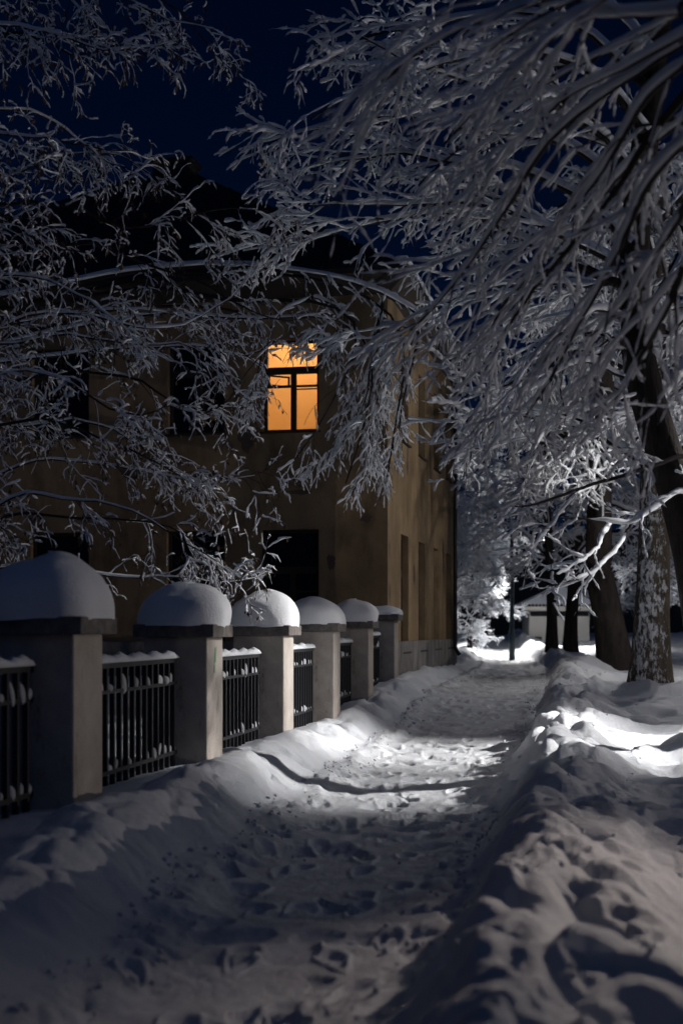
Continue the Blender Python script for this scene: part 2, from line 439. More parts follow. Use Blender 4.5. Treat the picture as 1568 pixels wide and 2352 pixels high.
def wall_with_holes(fn, length, z0, z1, holes, depth):
    """fn(s, off, z): s along the wall, off inward; a sheet with openings and their reveals"""
    mb = MB()
    us = sorted({0, length, *[h[0] for h in holes], *[h[1] for h in holes]})
    vs = sorted({z0, z1, *[h[2] for h in holes], *[h[3] for h in holes]})
    for a, b in zip(us, us[1:]):
        for c, d in zip(vs, vs[1:]):
            if any(h[0] <= a and b <= h[1] and h[2] <= c and d <= h[3] for h in holes): continue
            mb.quad(fn(a, 0, c), fn(b, 0, c), fn(b, 0, d), fn(a, 0, d))
    for a, b, c, d in holes:
        mb.quad(fn(a, 0, c), fn(a, depth, c), fn(a, depth, d), fn(a, 0, d))
        mb.quad(fn(b, 0, c), fn(b, 0, d), fn(b, depth, d), fn(b, depth, c))
        mb.quad(fn(a, 0, d), fn(a, depth, d), fn(b, depth, d), fn(b, 0, d))
        mb.quad(fn(a, 0, c), fn(b, 0, c), fn(b, depth, c), fn(a, depth, c))
    bmesh.ops.remove_doubles(mb.bm, verts=mb.bm.verts, dist=0.0005)
    return mb

front = lambda s, o, z: HP(s, o, z)
side = lambda s, o, z: HP(o, s, z)
def fx(x):          # distance along the facade of the photograph's column x
    k = (x - CX) / F_PX
    return (HC.x - k * HC.y) / (0.981 + 0.194 * k)
def fz(x, y):
    p = HC + EL * fx(x); return EYE + (HY - y) / F_PX * p.y
UW = (fz(667, 990), fz(667, 779)); LW = (fz(667, 1500), fz(667, 1216))
fh = []
for (xa, xb) in ((732, 603), (517, 386), (205, 74)):
    fh.append((fx(xa), fx(xb), UW[0], UW[1])); fh.append((fx(xa), fx(xb) + .03, LW[0], LW[1]))
for k in range(2):
    a = fh[4][0] + 2.35 * (k + 1); fh.append((a, a + 1.1, UW[0], UW[1])); fh.append((a, a + 1.13, LW[0], LW[1]))
sh = []
for s in (1.7, 4.3, 6.9, 9.4):
    sh.append((s, s + 1.05, UW[0], UW[1] - 0.0)); sh.append((s, s + 1.05, LW[0], LW[1]))
wall_with_holes(front, HLEN, PL, HTOP, fh, 0.20).build('front_wall', M['stucco'], house)
wall_with_holes(side, HSIDE, PL, HTOP, sh, 0.20).build('side_wall', M['stucco'], house)
mb = MB()
mb.quad(HP(HLEN, 0, 0), HP(HLEN, HSIDE, 0), HP(HLEN, HSIDE, HTOP), HP(HLEN, 0, HTOP))
mb.quad(HP(0, HSIDE, 0), HP(HLEN, HSIDE, 0), HP(HLEN, HSIDE, HTOP), HP(0, HSIDE, HTOP))
mb.build('rear_wall', M['stucco'], house)
# plinth, proud of the wall, and two pit covers on the street side
RB = Matrix.Rotation(-math.atan2(0.194, 0.981), 3, 'Z')
def hbox(mb, a, b, z, la, lb, lz, bev=0.0):
    return mb.box(HP(a, b, z), (la, lb, lz), RB, bev)
mb = MB(); hbox(mb, HLEN / 2 - .03, 0.17, PL / 2, HLEN + .06, 0.46, PL, 0.015); hbox(mb, 0.17, HSIDE / 2 + .3, PL / 2 - .003, 0.46, HSIDE - .2, PL - .006, 0.015)
mb.build('plinth', M['plinth'], house)
def window(fn, s0, s1, z0, z1, lit=False):
    r = 0.13; fw = 0.065
    def bar(mb, a0, a1, c0, c1, o0=r, o1=r + 0.07):
        c = fn((a0 + a1) / 2, (o0 + o1) / 2, (c0 + c1) / 2)
        sz = (abs(a1 - a0), o1 - o0, c1 - c0) if fn is front else (o1 - o0, abs(a1 - a0), c1 - c0)
        mb.box(c, sz, RB)
    w = empty('window'); w.parent = house
    fr = MB()
    zm = z0 + (z1 - z0) * 0.672; sm_ = s0 + (s1 - s0) * 0.475
    bar(fr, s0 + .001, s0 + fw, z0, z1); bar(fr, s1 - fw, s1 - .001, z0, z1)
    bar(fr, s0 + fw, s1 - fw, z0, z0 + .05); bar(fr, s0 + fw, s1 - fw, z1 - fw, z1)
    bar(fr, s0 + fw, s1 - fw, zm - .07, zm + .07, r - .01); bar(fr, sm_ - .055, sm_ + .055, z0 + .05, zm - .07, r - .008)
    zv = z0 + (z1 - z0) * 0.50
    bar(fr, s0 + fw, sm_ - .055, zv - .02, zv + .02, r + .005, r + .06)
    if lit:
        bar(fr, sm_ + .055, s1 - fw, zv - .025, zv + .025, r + .005, r + .06)
        bar(fr, s0 + fw, sm_ - .055, zv - .07, zv - .045, r + .03, r + .06)
    fr.build('frame', M['frame'], w)
    pa = MB()
    panes = [(s0 + fw, s1 - fw, zm + .055, z1 - fw), (s0 + fw, sm_ - .055, z0 + .05, zv - .02), (s0 + fw, sm_ - .055, zv + .02, zm - .055), (sm_ + .055, s1 - fw, z0 + .05, zv - .025)]
    if not lit: panes.append((sm_ + .055, s1 - fw, zv - .025, zm - .055))
    for (a, b, c, d) in panes:
        pa.quad(fn(a, r + .035, c), fn(b, r + .035, c), fn(b, r + .035, d), fn(a, r + .035, d))
    pa.build('pane', M['glass'] if lit else M['dark_glass'], w)
    if lit:                                      # the little vent light stands ajar, hinged on its outer side
        a, b, c, d = sm_ + .06, s1 - fw - .005, zv + .03, zm - .06
        th = R(38); vt = empty('vent_light'); vt.parent = house
        def vp(q, z, o=0):                       # q from the hinge
            return fn(b - q * math.cos(th), r + .05 + q * math.sin(th) + o, z)
        L = b - a; f = MB()
        for (q0, q1, c0, c1) in ((0, .04, c, d), (L - .04, L, c, d), (.04, L - .04, c, c + .035), (.04, L - .04, d - .035, d)):
            for o_ in (0,):
                pts = [vp(q0, c0), vp(q1, c0), vp(q1, c1), vp(q0, c1)]; pt2 = [p + EB * 0.03 for p in pts]
                f.quad(*pts); f.quad(*pt2)
                for i in range(4): f.quad(pts[i], pts[(i + 1) % 4], pt2[(i + 1) % 4], pt2[i])
        f.build('frame', M['frame'], vt)
        MB().quad(vp(.04, c + .035, .012), vp(L - .04, c + .035, .012), vp(L - .04, d - .035, .012), vp(.04, d - .035, .012)).build('pane', M['glass'], vt)
    s = MB(); sa, sb = s0 - .05, s1 + .05
    c = fn((sa + sb) / 2, 0.045, z0 - .022); s.box(c, (sb - sa, .23, .035) if fn is front else (.23, sb - sa, .035), RB, .008)
    s.build('sill', M['soffit'], w)
    return w
for i, h in enumerate(fh): window(front, *h, lit=(i == 0))
for h in sh: window(side, *h)
# the lit room behind the first window
a, b, c, d = fh[0]
ra, rb, rc, rd, d0, d1 = a - 0.9, b + 0.9, c - 0.9, d + 1.0, 0.205, 2.4
mb = MB(); P = lambda s, o, z: front(s, o, z)
mb.quad(P(ra, d1, rc), P(rb, d1, rc), P(rb, d1, rd), P(ra, d1, rd))
for s in (ra, rb): mb.quad(P(s, d0, rc), P(s, d1, rc), P(s, d1, rd), P(s, d0, rd))
for z in (rc, rd): mb.quad(P(ra, d0, z), P(rb, d0, z), P(rb, d1, z), P(ra, d1, z))
for (s0, s1, z0, z1) in ((ra, a, rc, rd), (b, rb, rc, rd), (a, b, rc, c), (a, b, d, rd)):
    mb.quad(P(s0, d0, z0), P(s1, d0, z0), P(s1, d0, z1), P(s0, d0, z1))
mb.build('room', M['room'], house)
rl = bpy.data.lights.new('ceiling_bulb', 'POINT'); rl.energy = 55; rl.color = (1.0, 0.61, 0.29); rl.shadow_soft_size = 0.15
ro = bpy.data.objects.new('ceiling_bulb', rl); C.objects.link(ro); ro.parent = house; ro.location = P((a + b) / 2 + .2, 1.25, rd - 0.25)
M['scar'] = m = mat('bare_plaster', (0.10, 0.075, 0.06), 0.95, 0.1)
bump(m, nz(m, 30, 5, 0.7), 0.015, 1.0)
def scar(fn, s, z, w, h, seed):
    r_ = np.random.default_rng(seed); n = 22; mb = MB()
    pts = [fn(s + w / 2 * math.cos(q) * (1 + .35 * r_.normal() * .6), -.003, z + h / 2 * math.sin(q) * (1 + .35 * r_.normal() * .6)) for q in [2 * math.pi * i / n for i in range(n)]]
    mb.bm.faces.new([mb.bm.verts.new(p) for p in pts]); mb.build('plaster_scar', M['scar'], house)
for i, (x, y, w, h) in enumerate(((567, 1000, .34, .55), (760, 1290, .18, .3), (840, 1190, .22, .16), (480, 1100, .3, .22), (690, 1130, .5, .09), (300, 1080, .4, .3))):
    scar(front, fx(x), fz(x, y), w, h, 500 + i)
for i, (b_, z, w, h) in enumerate(((.22, 3.2, .10, .35), (.25, 2.3, .12, .4), (.9, 6.9, .5, .4), (2.6, 5.2, .25, .6), (3.6, 2.8, .3, .5), (6.3, 5.6, .3, .9), (8.8, 3.4, .4, 1.0))):
    scar(side, b_, z, w, h, 520 + i)
# dark interior behind the other windows is closed by their opaque panes
# hip roof with overhang
OV, EZ, PIT = 0.50, 8.62, 0.66
A0, A1, B0, B1 = -OV, HLEN + OV, -OV, HSIDE + OV
hw = (B1 - B0) / 2; rz_ = EZ + hw * PIT
e = [HP(A0, B0, EZ), HP(A1, B0, EZ), HP(A1, B1, EZ), HP(A0, B1, EZ)]
r0, r1 = HP(A0 + hw, (B0 + B1) / 2, rz_), HP(A1 - hw, (B0 + B1) / 2, rz_)
mb = MB(); V = [mb.bm.verts.new(p) for p in (*e, r0, r1)]
for q in ((0, 1, 5, 4), (1, 2, 5), (2, 3, 4, 5), (3, 0, 4)): mb.bm.faces.new([V[i] for i in q])
W_ = [mb.bm.verts.new(p - Vector((0, 0, 0.10))) for p in e]
for i in range(4): mb.bm.faces.new((V[i], V[(i + 1) % 4], W_[(i + 1) % 4], W_[i]))
# standing seams
roof = mb.build('roof', M['roof'], house)
mb = MB()
for k in range(1, 24):
    a = A0 + k * (A1 - A0) / 24; top = min(a - A0, A1 - a, hw)
    p, q = HP(a, B0, EZ + .01), HP(a, B0 + top, EZ + top * PIT + .01); mb.tube([p, q], 0.018, 4)
    if k < 22:
        b = B0 + k * (B1 - B0) / 22; top = min(b - B0, B1 - b, hw)
        mb.tube([HP(A0, b, EZ + .01), HP(A0 + top, b, EZ + top * PIT + .01)], 0.018, 4)
mb.build('seam', M['roof'], roof)
mb = MB()
mb.quad(HP(A0 + .01, B0 + .01, EZ - .1), HP(A1 - .01, B0 + .01, EZ - .1), HP(A1, 0.0, HTOP - .05), HP(0.0, 0.0, HTOP - .05))
mb.quad(HP(A0 + .01, B0 + .01, EZ - .1), HP(0.0, 0.0, HTOP - .05), HP(0.0, HSIDE, HTOP - .05), HP(A0 + .01, B1 - .01, EZ - .1))
mb.build('eave', M['soffit'], house)
ca = A0 + hw + 0.55
ch = hbox(MB(), ca, (B0 + B1) / 2, rz_ - .25, 0.95, 0.7, 1.0, 0.02); hbox(ch, ca, (B0 + B1) / 2, rz_ + .28, 1.1, 0.82, 0.12, 0.02)
ch.build('chimney', M['roof'], roof)
mb = MB()      # snow left along the street eave
for k in range(28):
    b = B0 + .2 + k * (B1 - B0 - .4) / 27
    hbox(mb, A0 + .14, b, EZ + .13 + .02 * math.sin(k * 1.7), 0.24, 0.50, 0.10 + .02 * math.sin(k * 2.3), 0.03)
mb.build('roof_snow', M['snow'], roof)
mb = MB()
for k in range(26):
    b = 0.4 + k * 0.42 + .1 * math.sin(k * 5.1); L = .18 + .22 * abs(math.sin(k * 3.7))
    mb.tube([HP(A0 + .02, b, EZ - .1), HP(A0 + .02, b, EZ - .1 - L)], [.022, .003], 5)
mb.build('icicles', M['twig_snow'], roof)['kind'] = 'stuff'
for b in (10.6,):
    MB().tube([HP(-.42, b, EZ - .12), HP(-.42, b, EZ - .35), HP(-.10, b, HTOP - .55), HP(-.10, b, 1.1), HP(-.22, b, .9)], .055, 10).build('drainpipe', M['metal'], house)

# ------------------------------------------------------------------ pillars and railings
PT0, PSP = 9.0, 3.54                       # t of the first pillar's near face, spacing along the street
ZO = [0.0, 0.0, -0.04, -0.04, 0.0, 0.05, 0.20]
ROT = Matrix.Rotation(-math.atan2(SIN, COS), 3, 'Z'); RZ = -math.atan2(SIN, COS)
def dome(seed, w=0.78, d=0.78, h=0.40):
    n, k = 22, 48; V = []; r_ = np.random.default_rng(seed)
    ph = r_.uniform(0, 6.28, 6); asym = r_.uniform(-.14, .14, 2)
    for i in range(n + 1):
        s = i / n
        for j in range(k):
            q = 2 * math.pi * j / k
            c, s_ = math.cos(q), math.sin(q)
            sq = (abs(c) ** 4.0 + abs(s_) ** 4.0) ** (-1 / 4.0); rd_ = 1.0
            sh_ = sq * (1 - s) ** .5 + rd_ * (1 - (1 - s) ** .5)
            # profile: swells a little over the cap edge, then rounds to the top
            ang = s * math.pi / 2
            pr = math.cos(ang) ** 0.80; pz = math.sin(ang) ** 1.0
            bulge = 1 + 0.05 * math.sin(min(s * 5, math.pi))
            lum = 1 + 0.035 * math.sin(2 * q + ph[0]) * (1 - s) + 0.02 * math.sin(5 * q + ph[1] + 4 * s)
            x = pr * sh_ * bulge * lum * c * w / 2; y = pr * sh_ * bulge * lum * s_ * d / 2
            nn = fbm(np.array([x * 3 + seed * 7.3]), np.array([y * 3 + s * 2.0]), 4, seed % 40)[0] * .05 * (.35 + pz); x *= 1 + nn; y *= 1 + nn
            V.append((x + asym[0] * pz * .6, y + asym[1] * pz * .6, h * pz * (1 + .05 * math.sin(q + ph[2])) + nn * .25 * pz - (0.012 + .05 * max(0, fbm(np.array([x * 2.5 + seed]), np.array([y * 2.5 + 3.3 * seed]), 3, 9)[0])) * (1 - s) ** 10))
    Q = [(i * k + j, i * k + (j + 1) % k, (i + 1) * k + (j + 1) % k, (i + 1) * k + j) for i in range(n) for j in range(k)]
    return np_mesh('snow_cap', V, Q)
PL_LABELS = [
    'plaster fence pillar nearest the camera, behind the left edge of the frame',
    'largest fence pillar in view, scuffed pale face, domed snow cap cut by the left edge',
    'second fence pillar in view, green smear high on its lit face',
    'third fence pillar in view, snow cap leaning over its brown lit side',
    'fourth fence pillar, the one with the most brightly lit white snow cap',
    'fifth fence pillar, grey face and small cap right below the dark ground floor window',
    'last fence pillar, thin snow on its cap, touching the corner of the house']
def splotch(mb, u0, pts, m=None): pass
pillars = []
for k in range(7):
    tn = PT0 + (k - 1) * PSP + 0.36; p = st(tn, U_FENCE)
    zt = 1.565 + ZO[k]
    r = empty('fence_pillar', (p.x, p.y, 0), RZ)
    tag(r, PL_LABELS[k], 'fence pillar', 'plaster pillars of the snowy fence')
    sh_ = MB().box((0, 0, zt / 2), (0.60, 0.60, zt), None, 0.018); sh_ = sh_.build('shaft', M['pillar'], r)
    MB().box((0, 0, zt + .06), (0.76, 0.76, 0.12), None, 0.012).build('cap', M['cap'], r)
    me = dome(40 + k, h=[.4, .43, .40, .41, .36, .36, .16][k], w=.80, d=.80)
    o = link('snow_cap', me, M['cap_snow'], r); o.location = (0, 0, zt + .12)
    pillars.append((r, tn, zt))
# paint smear on the second pillar in view
M['paint'] = mat('green_paint', (0.10, 0.26, 0.13), 0.7)
r = pillars[2][0]
mb = MB(); mb.quad((.3025, -.06, 1.28), (.3025, .02, 1.30), (.3025, .05, 1.44), (.3025, -.02, 1.42)); mb.quad((.3025, -.08, 1.20), (.3025, -.03, 1.19), (.3025, -.02, 1.26), (.3025, -.06, 1.27))
mb.build('paint_smear', M['paint'], r)

def snow_strip(L, w, h, seed, y0=-0.0):
    r_ = np.random.default_rng(seed); n = int(L / .05); k = 8; V = []
    for i in range(n + 1):
        y = -L / 2 + L * i / n; f = 1 + .25 * math.sin(i * .7 + seed) + .2 * r_.normal(); f = max(.45, f)
        if i in (0, n): f *= .3
        for j in range(k):
            q = 2 * math.pi * j / k
            V.append((w / 2 * math.cos(q) * (.8 + .2 * f), y, max(-.004, h * f * math.sin(q))))
    Q = [(i * k + j, (i + 1) * k + j, (i + 1) * k + (j + 1) % k, i * k + (j + 1) % k) for i in range(n) for j in range(k)]
    return np_mesh('rail_snow', V, Q)
bar_me = clump_me = None
RL = ['iron railing at the left edge, before the largest pillar', 'iron railing between the largest pillar and the green smeared one', 'iron railing right of the green smeared pillar',
      'iron railing between the third pillar and the brightest snow cap', 'iron railing just right of the brightest snow cap', 'short glimpse of iron railing before the last pillar']
for k in range(6):
    t0, t1 = pillars[k][1] + .30, pillars[k + 1][1] - .30; L = t1 - t0; tm = (t0 + t1) / 2
    p = st(tm, U_FENCE); dz = (ZO[k] + ZO[k + 1]) / 2
    r = empty('iron_railing', (p.x, p.y, dz), RZ)
    tag(r, RL[k], 'railing', 'iron railings between the pillars')
    MB().box((0, 0, 1.335), (.045, L, .04), None, .004).build('top_rail', M['metal'], r)
    MB().box((0, 0, 1.13), (.04, L, .03), None, .004).build('middle_rail', M['metal'], r)
    MB().box((0, 0, 0.50), (.04, L, .035), None, .004).build('bottom_rail', M['metal'], r)
    nb = 17
    if bar_me is None:
        o = MB().box((0, 0, 0.75), (.040, .034, 1.168), None, .003).build('baluster', M['metal'], r); bar_me = o.data; first = o
    for j in range(nb):
        o = first if (k == 0 and j == 0) else bpy.data.objects.new('baluster', bar_me)
        if o is not first: C.objects.link(o); o.parent = r
        o.location = (0, -L / 2 + L * (j + .5) / nb, 0)
    link('rail_snow', snow_strip(L, .11, .055, 70 + k), M['snow'], r).location = (0, 0, 1.36)
    rr = np.random.default_rng(200 + k)
    for zz, big in ((1.147, 1.0), (.52, .8)):
        for j in range(nb + 1):
            if rr.random() < (.3 if big < 1 else .25): continue
            y = -L / 2 + L * j / nb; y = min(max(y, -L / 2 + .06), L / 2 - .06)
            q = rr.uniform(.45, 1.2, 3) * big * (.9 + .25 * math.sin(j * .9 + k))
            if clump_me is None:
                b_ = bmesh.new(); bmesh.ops.create_uvsphere(b_, u_segments=10, v_segments=8, radius=1)
                for f in b_.faces: f.smooth = True
                clump_me = bpy.data.meshes.new('snow_clump'); b_.to_mesh(clump_me); b_.free(); clump_me.materials.append(M['snow'])
            o = bpy.data.objects.new('snow_clump', clump_me); C.objects.link(o); o.parent = r
            o.location = (0, y, zz + .03 * q[2]); o.scale = (.035 * q[0], .05 * q[1], .075 * q[2]); o.rotation_euler = (0, rr.uniform(-.2, .2), rr.uniform(-.4, .4))

# ------------------------------------------------------------------ trees
def unit(v): return v / np.maximum(np.linalg.norm(v, axis=-1, keepdims=True), 1e-9)
class Batch:
    """branches with the same number of points: P (m, n, 3), Rr (m, n)"""
    def __init__(s, P, Rr): s.P, s.R = P, Rr
def limb(points, r0, r1, n=20, jit=0.03):
    p = np.array(points, float)
    q = np.concatenate([[0], np.cumsum(np.linalg.norm(np.diff(p, axis=0), axis=1))]); x = np.linspace(0, q[-1], n)
    o = np.stack([np.interp(x, q, p[:, i]) for i in range(3)], 1)
    for _ in range(2): o[1:-1] = (o[:-2] + 2 * o[1:-1] + o[2:]) / 4
    o[1:] += np.cumsum(rng.normal(0, jit, (n - 1, 3)), 0) * .35
    return o, np.linspace(r0, r1, n)
def sprout(b, k, length, n=8, spread=(0.5, 1.1), s_rng=(0.15, 1.0), rfac=0.55, wander=0.18, droop=0.10, flat=0.6, bias=(0, 0, 0), tip=0.25, rmin=0.004):
    m, pn = b.P.shape[:2]; tot = m * k
    par = np.repeat(np.arange(m), k); s = rng.uniform(*s_rng, tot) ** .85
    f = s * (pn - 1); i = np.minimum(f.astype(int), pn - 2); w = (f - i)[:, None]
    p0 = b.P[par, i] * (1 - w) + b.P[par, i + 1] * w
    r0 = (b.R[par, i] * (1 - w[:, 0]) + b.R[par, i + 1] * w[:, 0])
    tg = unit(b.P[par, i + 1] - b.P[par, i])
    rv = rng.normal(0, 1, (tot, 3)); rv[:, 2] *= flat
    pp = unit(rv - (rv * tg).sum(1, keepdims=True) * tg)
    a = rng.uniform(*spread, tot)[:, None]
    d = unit(tg * np.cos(a) + pp * np.sin(a) + np.array(bias))
    L = length * rng.uniform(.45, 1.2, tot) * (1 - .35 * s)
    st_ = (L / (n - 1))[:, None]
    P = np.zeros((tot, n, 3)); P[:, 0] = p0
    for j in range(1, n):
        d = unit(d + rng.normal(0, wander, (tot, 3)) + np.array([0, 0, -droop]) * (0.4 + 1.2 * j / n))
        P[:, j] = P[:, j - 1] + d * st_
    r = np.maximum(r0 * rfac * rng.uniform(.7, 1.1, tot), rmin)
    Rr = r[:, None] * np.linspace(1, tip, n)[None, :]
    return Batch(P, np.maximum(Rr, rmin * .6))
def frames(P):
    t = unit(np.gradient(P, axis=1)); z = np.zeros_like(t); z[..., 2] = 1
    side = np.cross(t, z); sl = np.linalg.norm(side, axis=-1, keepdims=True)
    alt = np.zeros_like(t); alt[..., 0] = 1
    side = np.where(sl > .08, side / np.maximum(sl, 1e-9), unit(alt - (alt * t).sum(-1, keepdims=True) * t))
    return t, side, np.cross(side, t)
def tubes(P, side, up, rw, rh, k, off=None, lo=None):
    m, n = P.shape[:2]; q = np.arange(k) * 2 * np.pi / k + .3
    c, s = np.cos(q), np.sin(q)
    if lo is not None: s = np.where(s < 0, s * lo, s)
    ctr = P if off is None else P + up * off[..., None]
    V = ctr[:, :, None, :] + side[:, :, None, :] * (rw[..., None] * c)[..., None] + up[:, :, None, :] * (rh[..., None] * s)[..., None]
    idx = np.arange(m * n * k).reshape(m, n, k)
    a, b2 = idx[:, :-1], idx[:, 1:]
    Q = np.stack([a, np.roll(a, -1, 2), np.roll(b2, -1, 2), b2], -1)
    return V.reshape(-1, 3), Q.reshape(-1, 4)
def join(parts):
    Vs, Qs, o = [], [], 0
    for V, Q in parts:
        Vs.append(V); Qs.append(Q + o); o += len(V)
    return np.concatenate(Vs), np.concatenate(Qs)
def bark_of(bs, ks): return join([tubes(b.P, *frames(b.P)[1:], b.R, b.R, k) for b, k in zip(bs, ks)])
def snow_of(bs, amt=1.0, cover=0.9, k=6, wadd=0.012, hadd=0.016, wrap=0.75, seat=0.55, wind=0.35):
    out = []
    for b in bs:
        m, n = b.P.shape[:2]
        keep = rng.random(m) < cover
        P, Rr = b.P[keep], b.R[keep]
        if not len(P): continue
        if n < 16:                                   # twice as many rings, for a broken crumbly outline
            P2 = np.empty((len(P), 2 * n - 1, 3)); P2[:, ::2] = P; P2[:, 1::2] = (P[:, 1:] + P[:, :-1]) / 2
            R2 = np.empty((len(P), 2 * n - 1)); R2[:, ::2] = Rr; R2[:, 1::2] = (Rr[:, 1:] + Rr[:, :-1]) / 2
            P, Rr, n = P2, R2, 2 * n - 1
        t, sd, up = frames(P)
        sg = np.where(sd[..., 1:2] < 0, 1.0, -1.0); up = unit(up + wind * sg * sd); sd = np.cross(t, up)
        hz = np.sqrt(np.clip(1 - t[..., 2] ** 2, 0, 1)); load = np.clip(hz * 1.25 - .12, .25, 1)
        raw = rng.normal(0, 1, (len(P), n)); nzv = raw.copy(); nzv[:, 1:] = raw[:, 1:] * .75 + nzv[:, :-1] * .5
        slow = rng.normal(0, 1, (len(P), n // 4 + 2)); f_ = np.linspace(0, slow.shape[1] - 1.001, n); k_ = f_.astype(int); f_ = f_ - k_
        slow = slow[:, k_] * (1 - f_) + slow[:, k_ + 1] * f_
        lum = np.clip(.95 + .30 * nzv + .38 * slow, .06, 2.0); tk = np.clip((Rr - .008) / .02, 0, 1); lum = lum * (1 - tk) + np.clip(lum, .7, 1.6) * tk
        x = np.linspace(0, 1, n)[None]
        st0 = rng.uniform(-.15, .12, (len(P), 1)); en = rng.uniform(.80, 1.10, (len(P), 1))
        env = np.clip((x - st0) / .05, 0.02, 1) * np.clip((en - x) / .08, 0.02, 1); env = np.sqrt(env)
        thick = np.clip(Rr / .02, 0, 1)
        w = (Rr * (.75 + .37 * thick) + wadd * amt * lum) * (.45 + .55 * load) * env
        h = (Rr * .6 * (.5 + .5 * thick) + hadd * amt * lum) * load * env
        out.append(tubes(P, sd, up, w, h, k, Rr * seat + h * .25, lo=wrap))
    return join(out)

def tree(name, base_pt, label, trunk, bs, ks, cat='tree', group=None, bark='bark', snow_kw={}, trunk_k=18, trunk_mat=None, leaves=None):
    """trunk: (points, radii) or None; bs: list of batches, thickest first"""
    root = empty(name, tuple(base_pt)); tag(root, label, cat, group)
    b0 = np.array(base_pt)
    if trunk is not None:
        P, Rr = trunk
        t, sd, up = frames(P[None])
        V, Q = tubes(P[None], sd, up, Rr[None], Rr[None], trunk_k)
        V = V.reshape(len(P), trunk_k, 3)
        V = V + 0.0
        q = np.arange(trunk_k) * 2 * np.pi / trunk_k
        lump = 1 + .06 * np.sin(3 * q[None] + np.linspace(0, 5, len(P))[:, None]) + .04 * np.sin(7 * q[None] - np.linspace(0, 9, len(P))[:, None])
        V = P[:, None] + (V - P[:, None]) * lump[..., None]
        link('trunk', np_mesh('trunk', V.reshape(-1, 3) - b0, Q), trunk_mat or M[bark], root)
    V, Q = bark_of(bs, ks)
    link('crown', np_mesh('crown', V - b0, Q), M['twig'], root)
    V, Q = snow_of(bs, **snow_kw)
    link('snow_load', np_mesh('snow_load', V - b0, Q), M['twig_snow'], root)
    if leaves is not None:
        link('dry_leaves', np_mesh('dry_leaves', leaves[0] - b0, leaves[1], False), M['leaf'], root)['kind'] = 'stuff'
    return root
def limbs(lst, n=20, jit=.03):
    ps, rs = zip(*[limb(p, a, b, n, jit) for p, a, b in lst]); return Batch(np.stack(ps), np.stack(rs))
def AT(d, *xy, dd=0.0):
    """a limb through the given photograph positions, its distance changing by dd along it"""
    n = len(xy); return [at(x, y, d + dd * i / max(n - 1, 1)) for i, (x, y) in enumerate(xy)]
def hang_leaves(b, count, size):
    m, n = b.P.shape[:2]; i = rng.integers(0, m, count); j = rng.integers(n // 2, n, count)
    p = b.P[i, j]; a = rng.uniform(0, 6.28, count); s = size * rng.uniform(.6, 1.4, count)
    dx = np.stack([np.cos(a), np.sin(a), rng.normal(0, .3, count)], 1) * (s * .28)[:, None]
    dn = np.stack([rng.normal(0, .3, count), rng.normal(0, .3, count), -np.ones(count)], 1) * s[:, None]
    V = np.stack([p, p + dx + dn * .5, p + dn, p - dx + dn * .5], 1)
    return V.reshape(-1, 3), np.arange(count * 4).reshape(-1, 4)

# -- the tree beside the camera: trunk out of frame, long limbs hang across the upper right
b0 = st(5.4, 1.6); b0 = np.array([b0.x, b0.y, 0.3])
crotch = b0 + np.array([.1, .5, 3.6])
tr = limb([b0 - [0, 0, .2], b0 + [.03, .1, 1.5], crotch, crotch + [.1, .3, 2.5]], .30, .17, 14, .01)
def to(*pts): return list(pts)
L = []
for d, dd, pts, r0, r1 in [
    (7.2, 3.0, ((1568, 95), (1384, 210), (1264, 300), (1199, 410), (1134, 515), (1064, 625), (984, 725), (904, 780)), .033, .008),
    (7.0, 3.0, ((1590, 130), (1484, 210), (1429, 310), (1374, 400), (1309, 480), (1244, 565), (1209, 640), (1144, 700), (1120, 780)), .032, .008),
    (6.6, 2.0, ((1568, 20), (1400, 25), (1314, 22), (1234, 100), (1159, 165), (1084, 230), (1010, 330)), .032, .008),
    (7.0, 2.5, ((1600, 60), (1420, 160), (1300, 215), (1224, 280), (1164, 340), (1104, 395), (1040, 470)), .027, .007),
    (6.8, 2.5, ((1600, 300), (1534, 350), (1474, 450), (1434, 550), (1384, 650), (1309, 780), (1250, 900), (1205, 960)), .033, .008),
    (7.4, 2.5, ((1600, 180), (1500, 300), (1424, 420), (1339, 540), (1249, 640), (1164, 760), (1120, 850)), .027, .007),
    (6.9, 2.5, ((1600, 420), (1540, 520), (1480, 620), (1420, 690), (1360, 780), (1320, 860)), .028, .007),
    (7.6, 3.0, ((1600, 10), (1480, 70), (1380, 120), (1250, 190), (1160, 255), (1060, 330), (960, 420)), .027, .007),
    (8.0, 3.0, ((1620, 240), (1500, 320), (1380, 440), (1290, 570), (1200, 660), (1100, 760)), .032, .009),
    (7.0, 2.2, ((1620, 520), (1560, 640), (1500, 760), (1450, 850), (1400, 930)), .030, .009),
    (6.4, 1.6, ((1600, -40), (1330, -30), (1130, 30), (980, 90), (880, 180)), .036, .010),
]:
    L.append((AT(d, *pts, dd=dd), r0, r1))
B0 = limbs(L, 24, .012)
B1 = sprout(B0, 9, 1.40, 16, (.12, .55), (.0, .92), .5, .05, .025, .9, bias=(-.1, .1, -.05), rmin=.005)
B2 = sprout(B1, 4, .55, 12, (.15, .65), (.1, 1), .5, .09, .04, .9, rmin=.003)
B3 = sprout(B2, 1, .30, 8, (.2, .7), (.2, 1), .6, .12, .06, .9, rmin=.003)
tree('linden_tree', b0, 'snow-laden tree whose long drooping limbs hang across the upper right corner', tr, [B0, B1, B2, B3], [7, 5, 4, 3],
     group='street trees in a row right of the path', snow_kw=dict(amt=.60, cover=.88, wrap=1.0, seat=.30, wind=1.5))

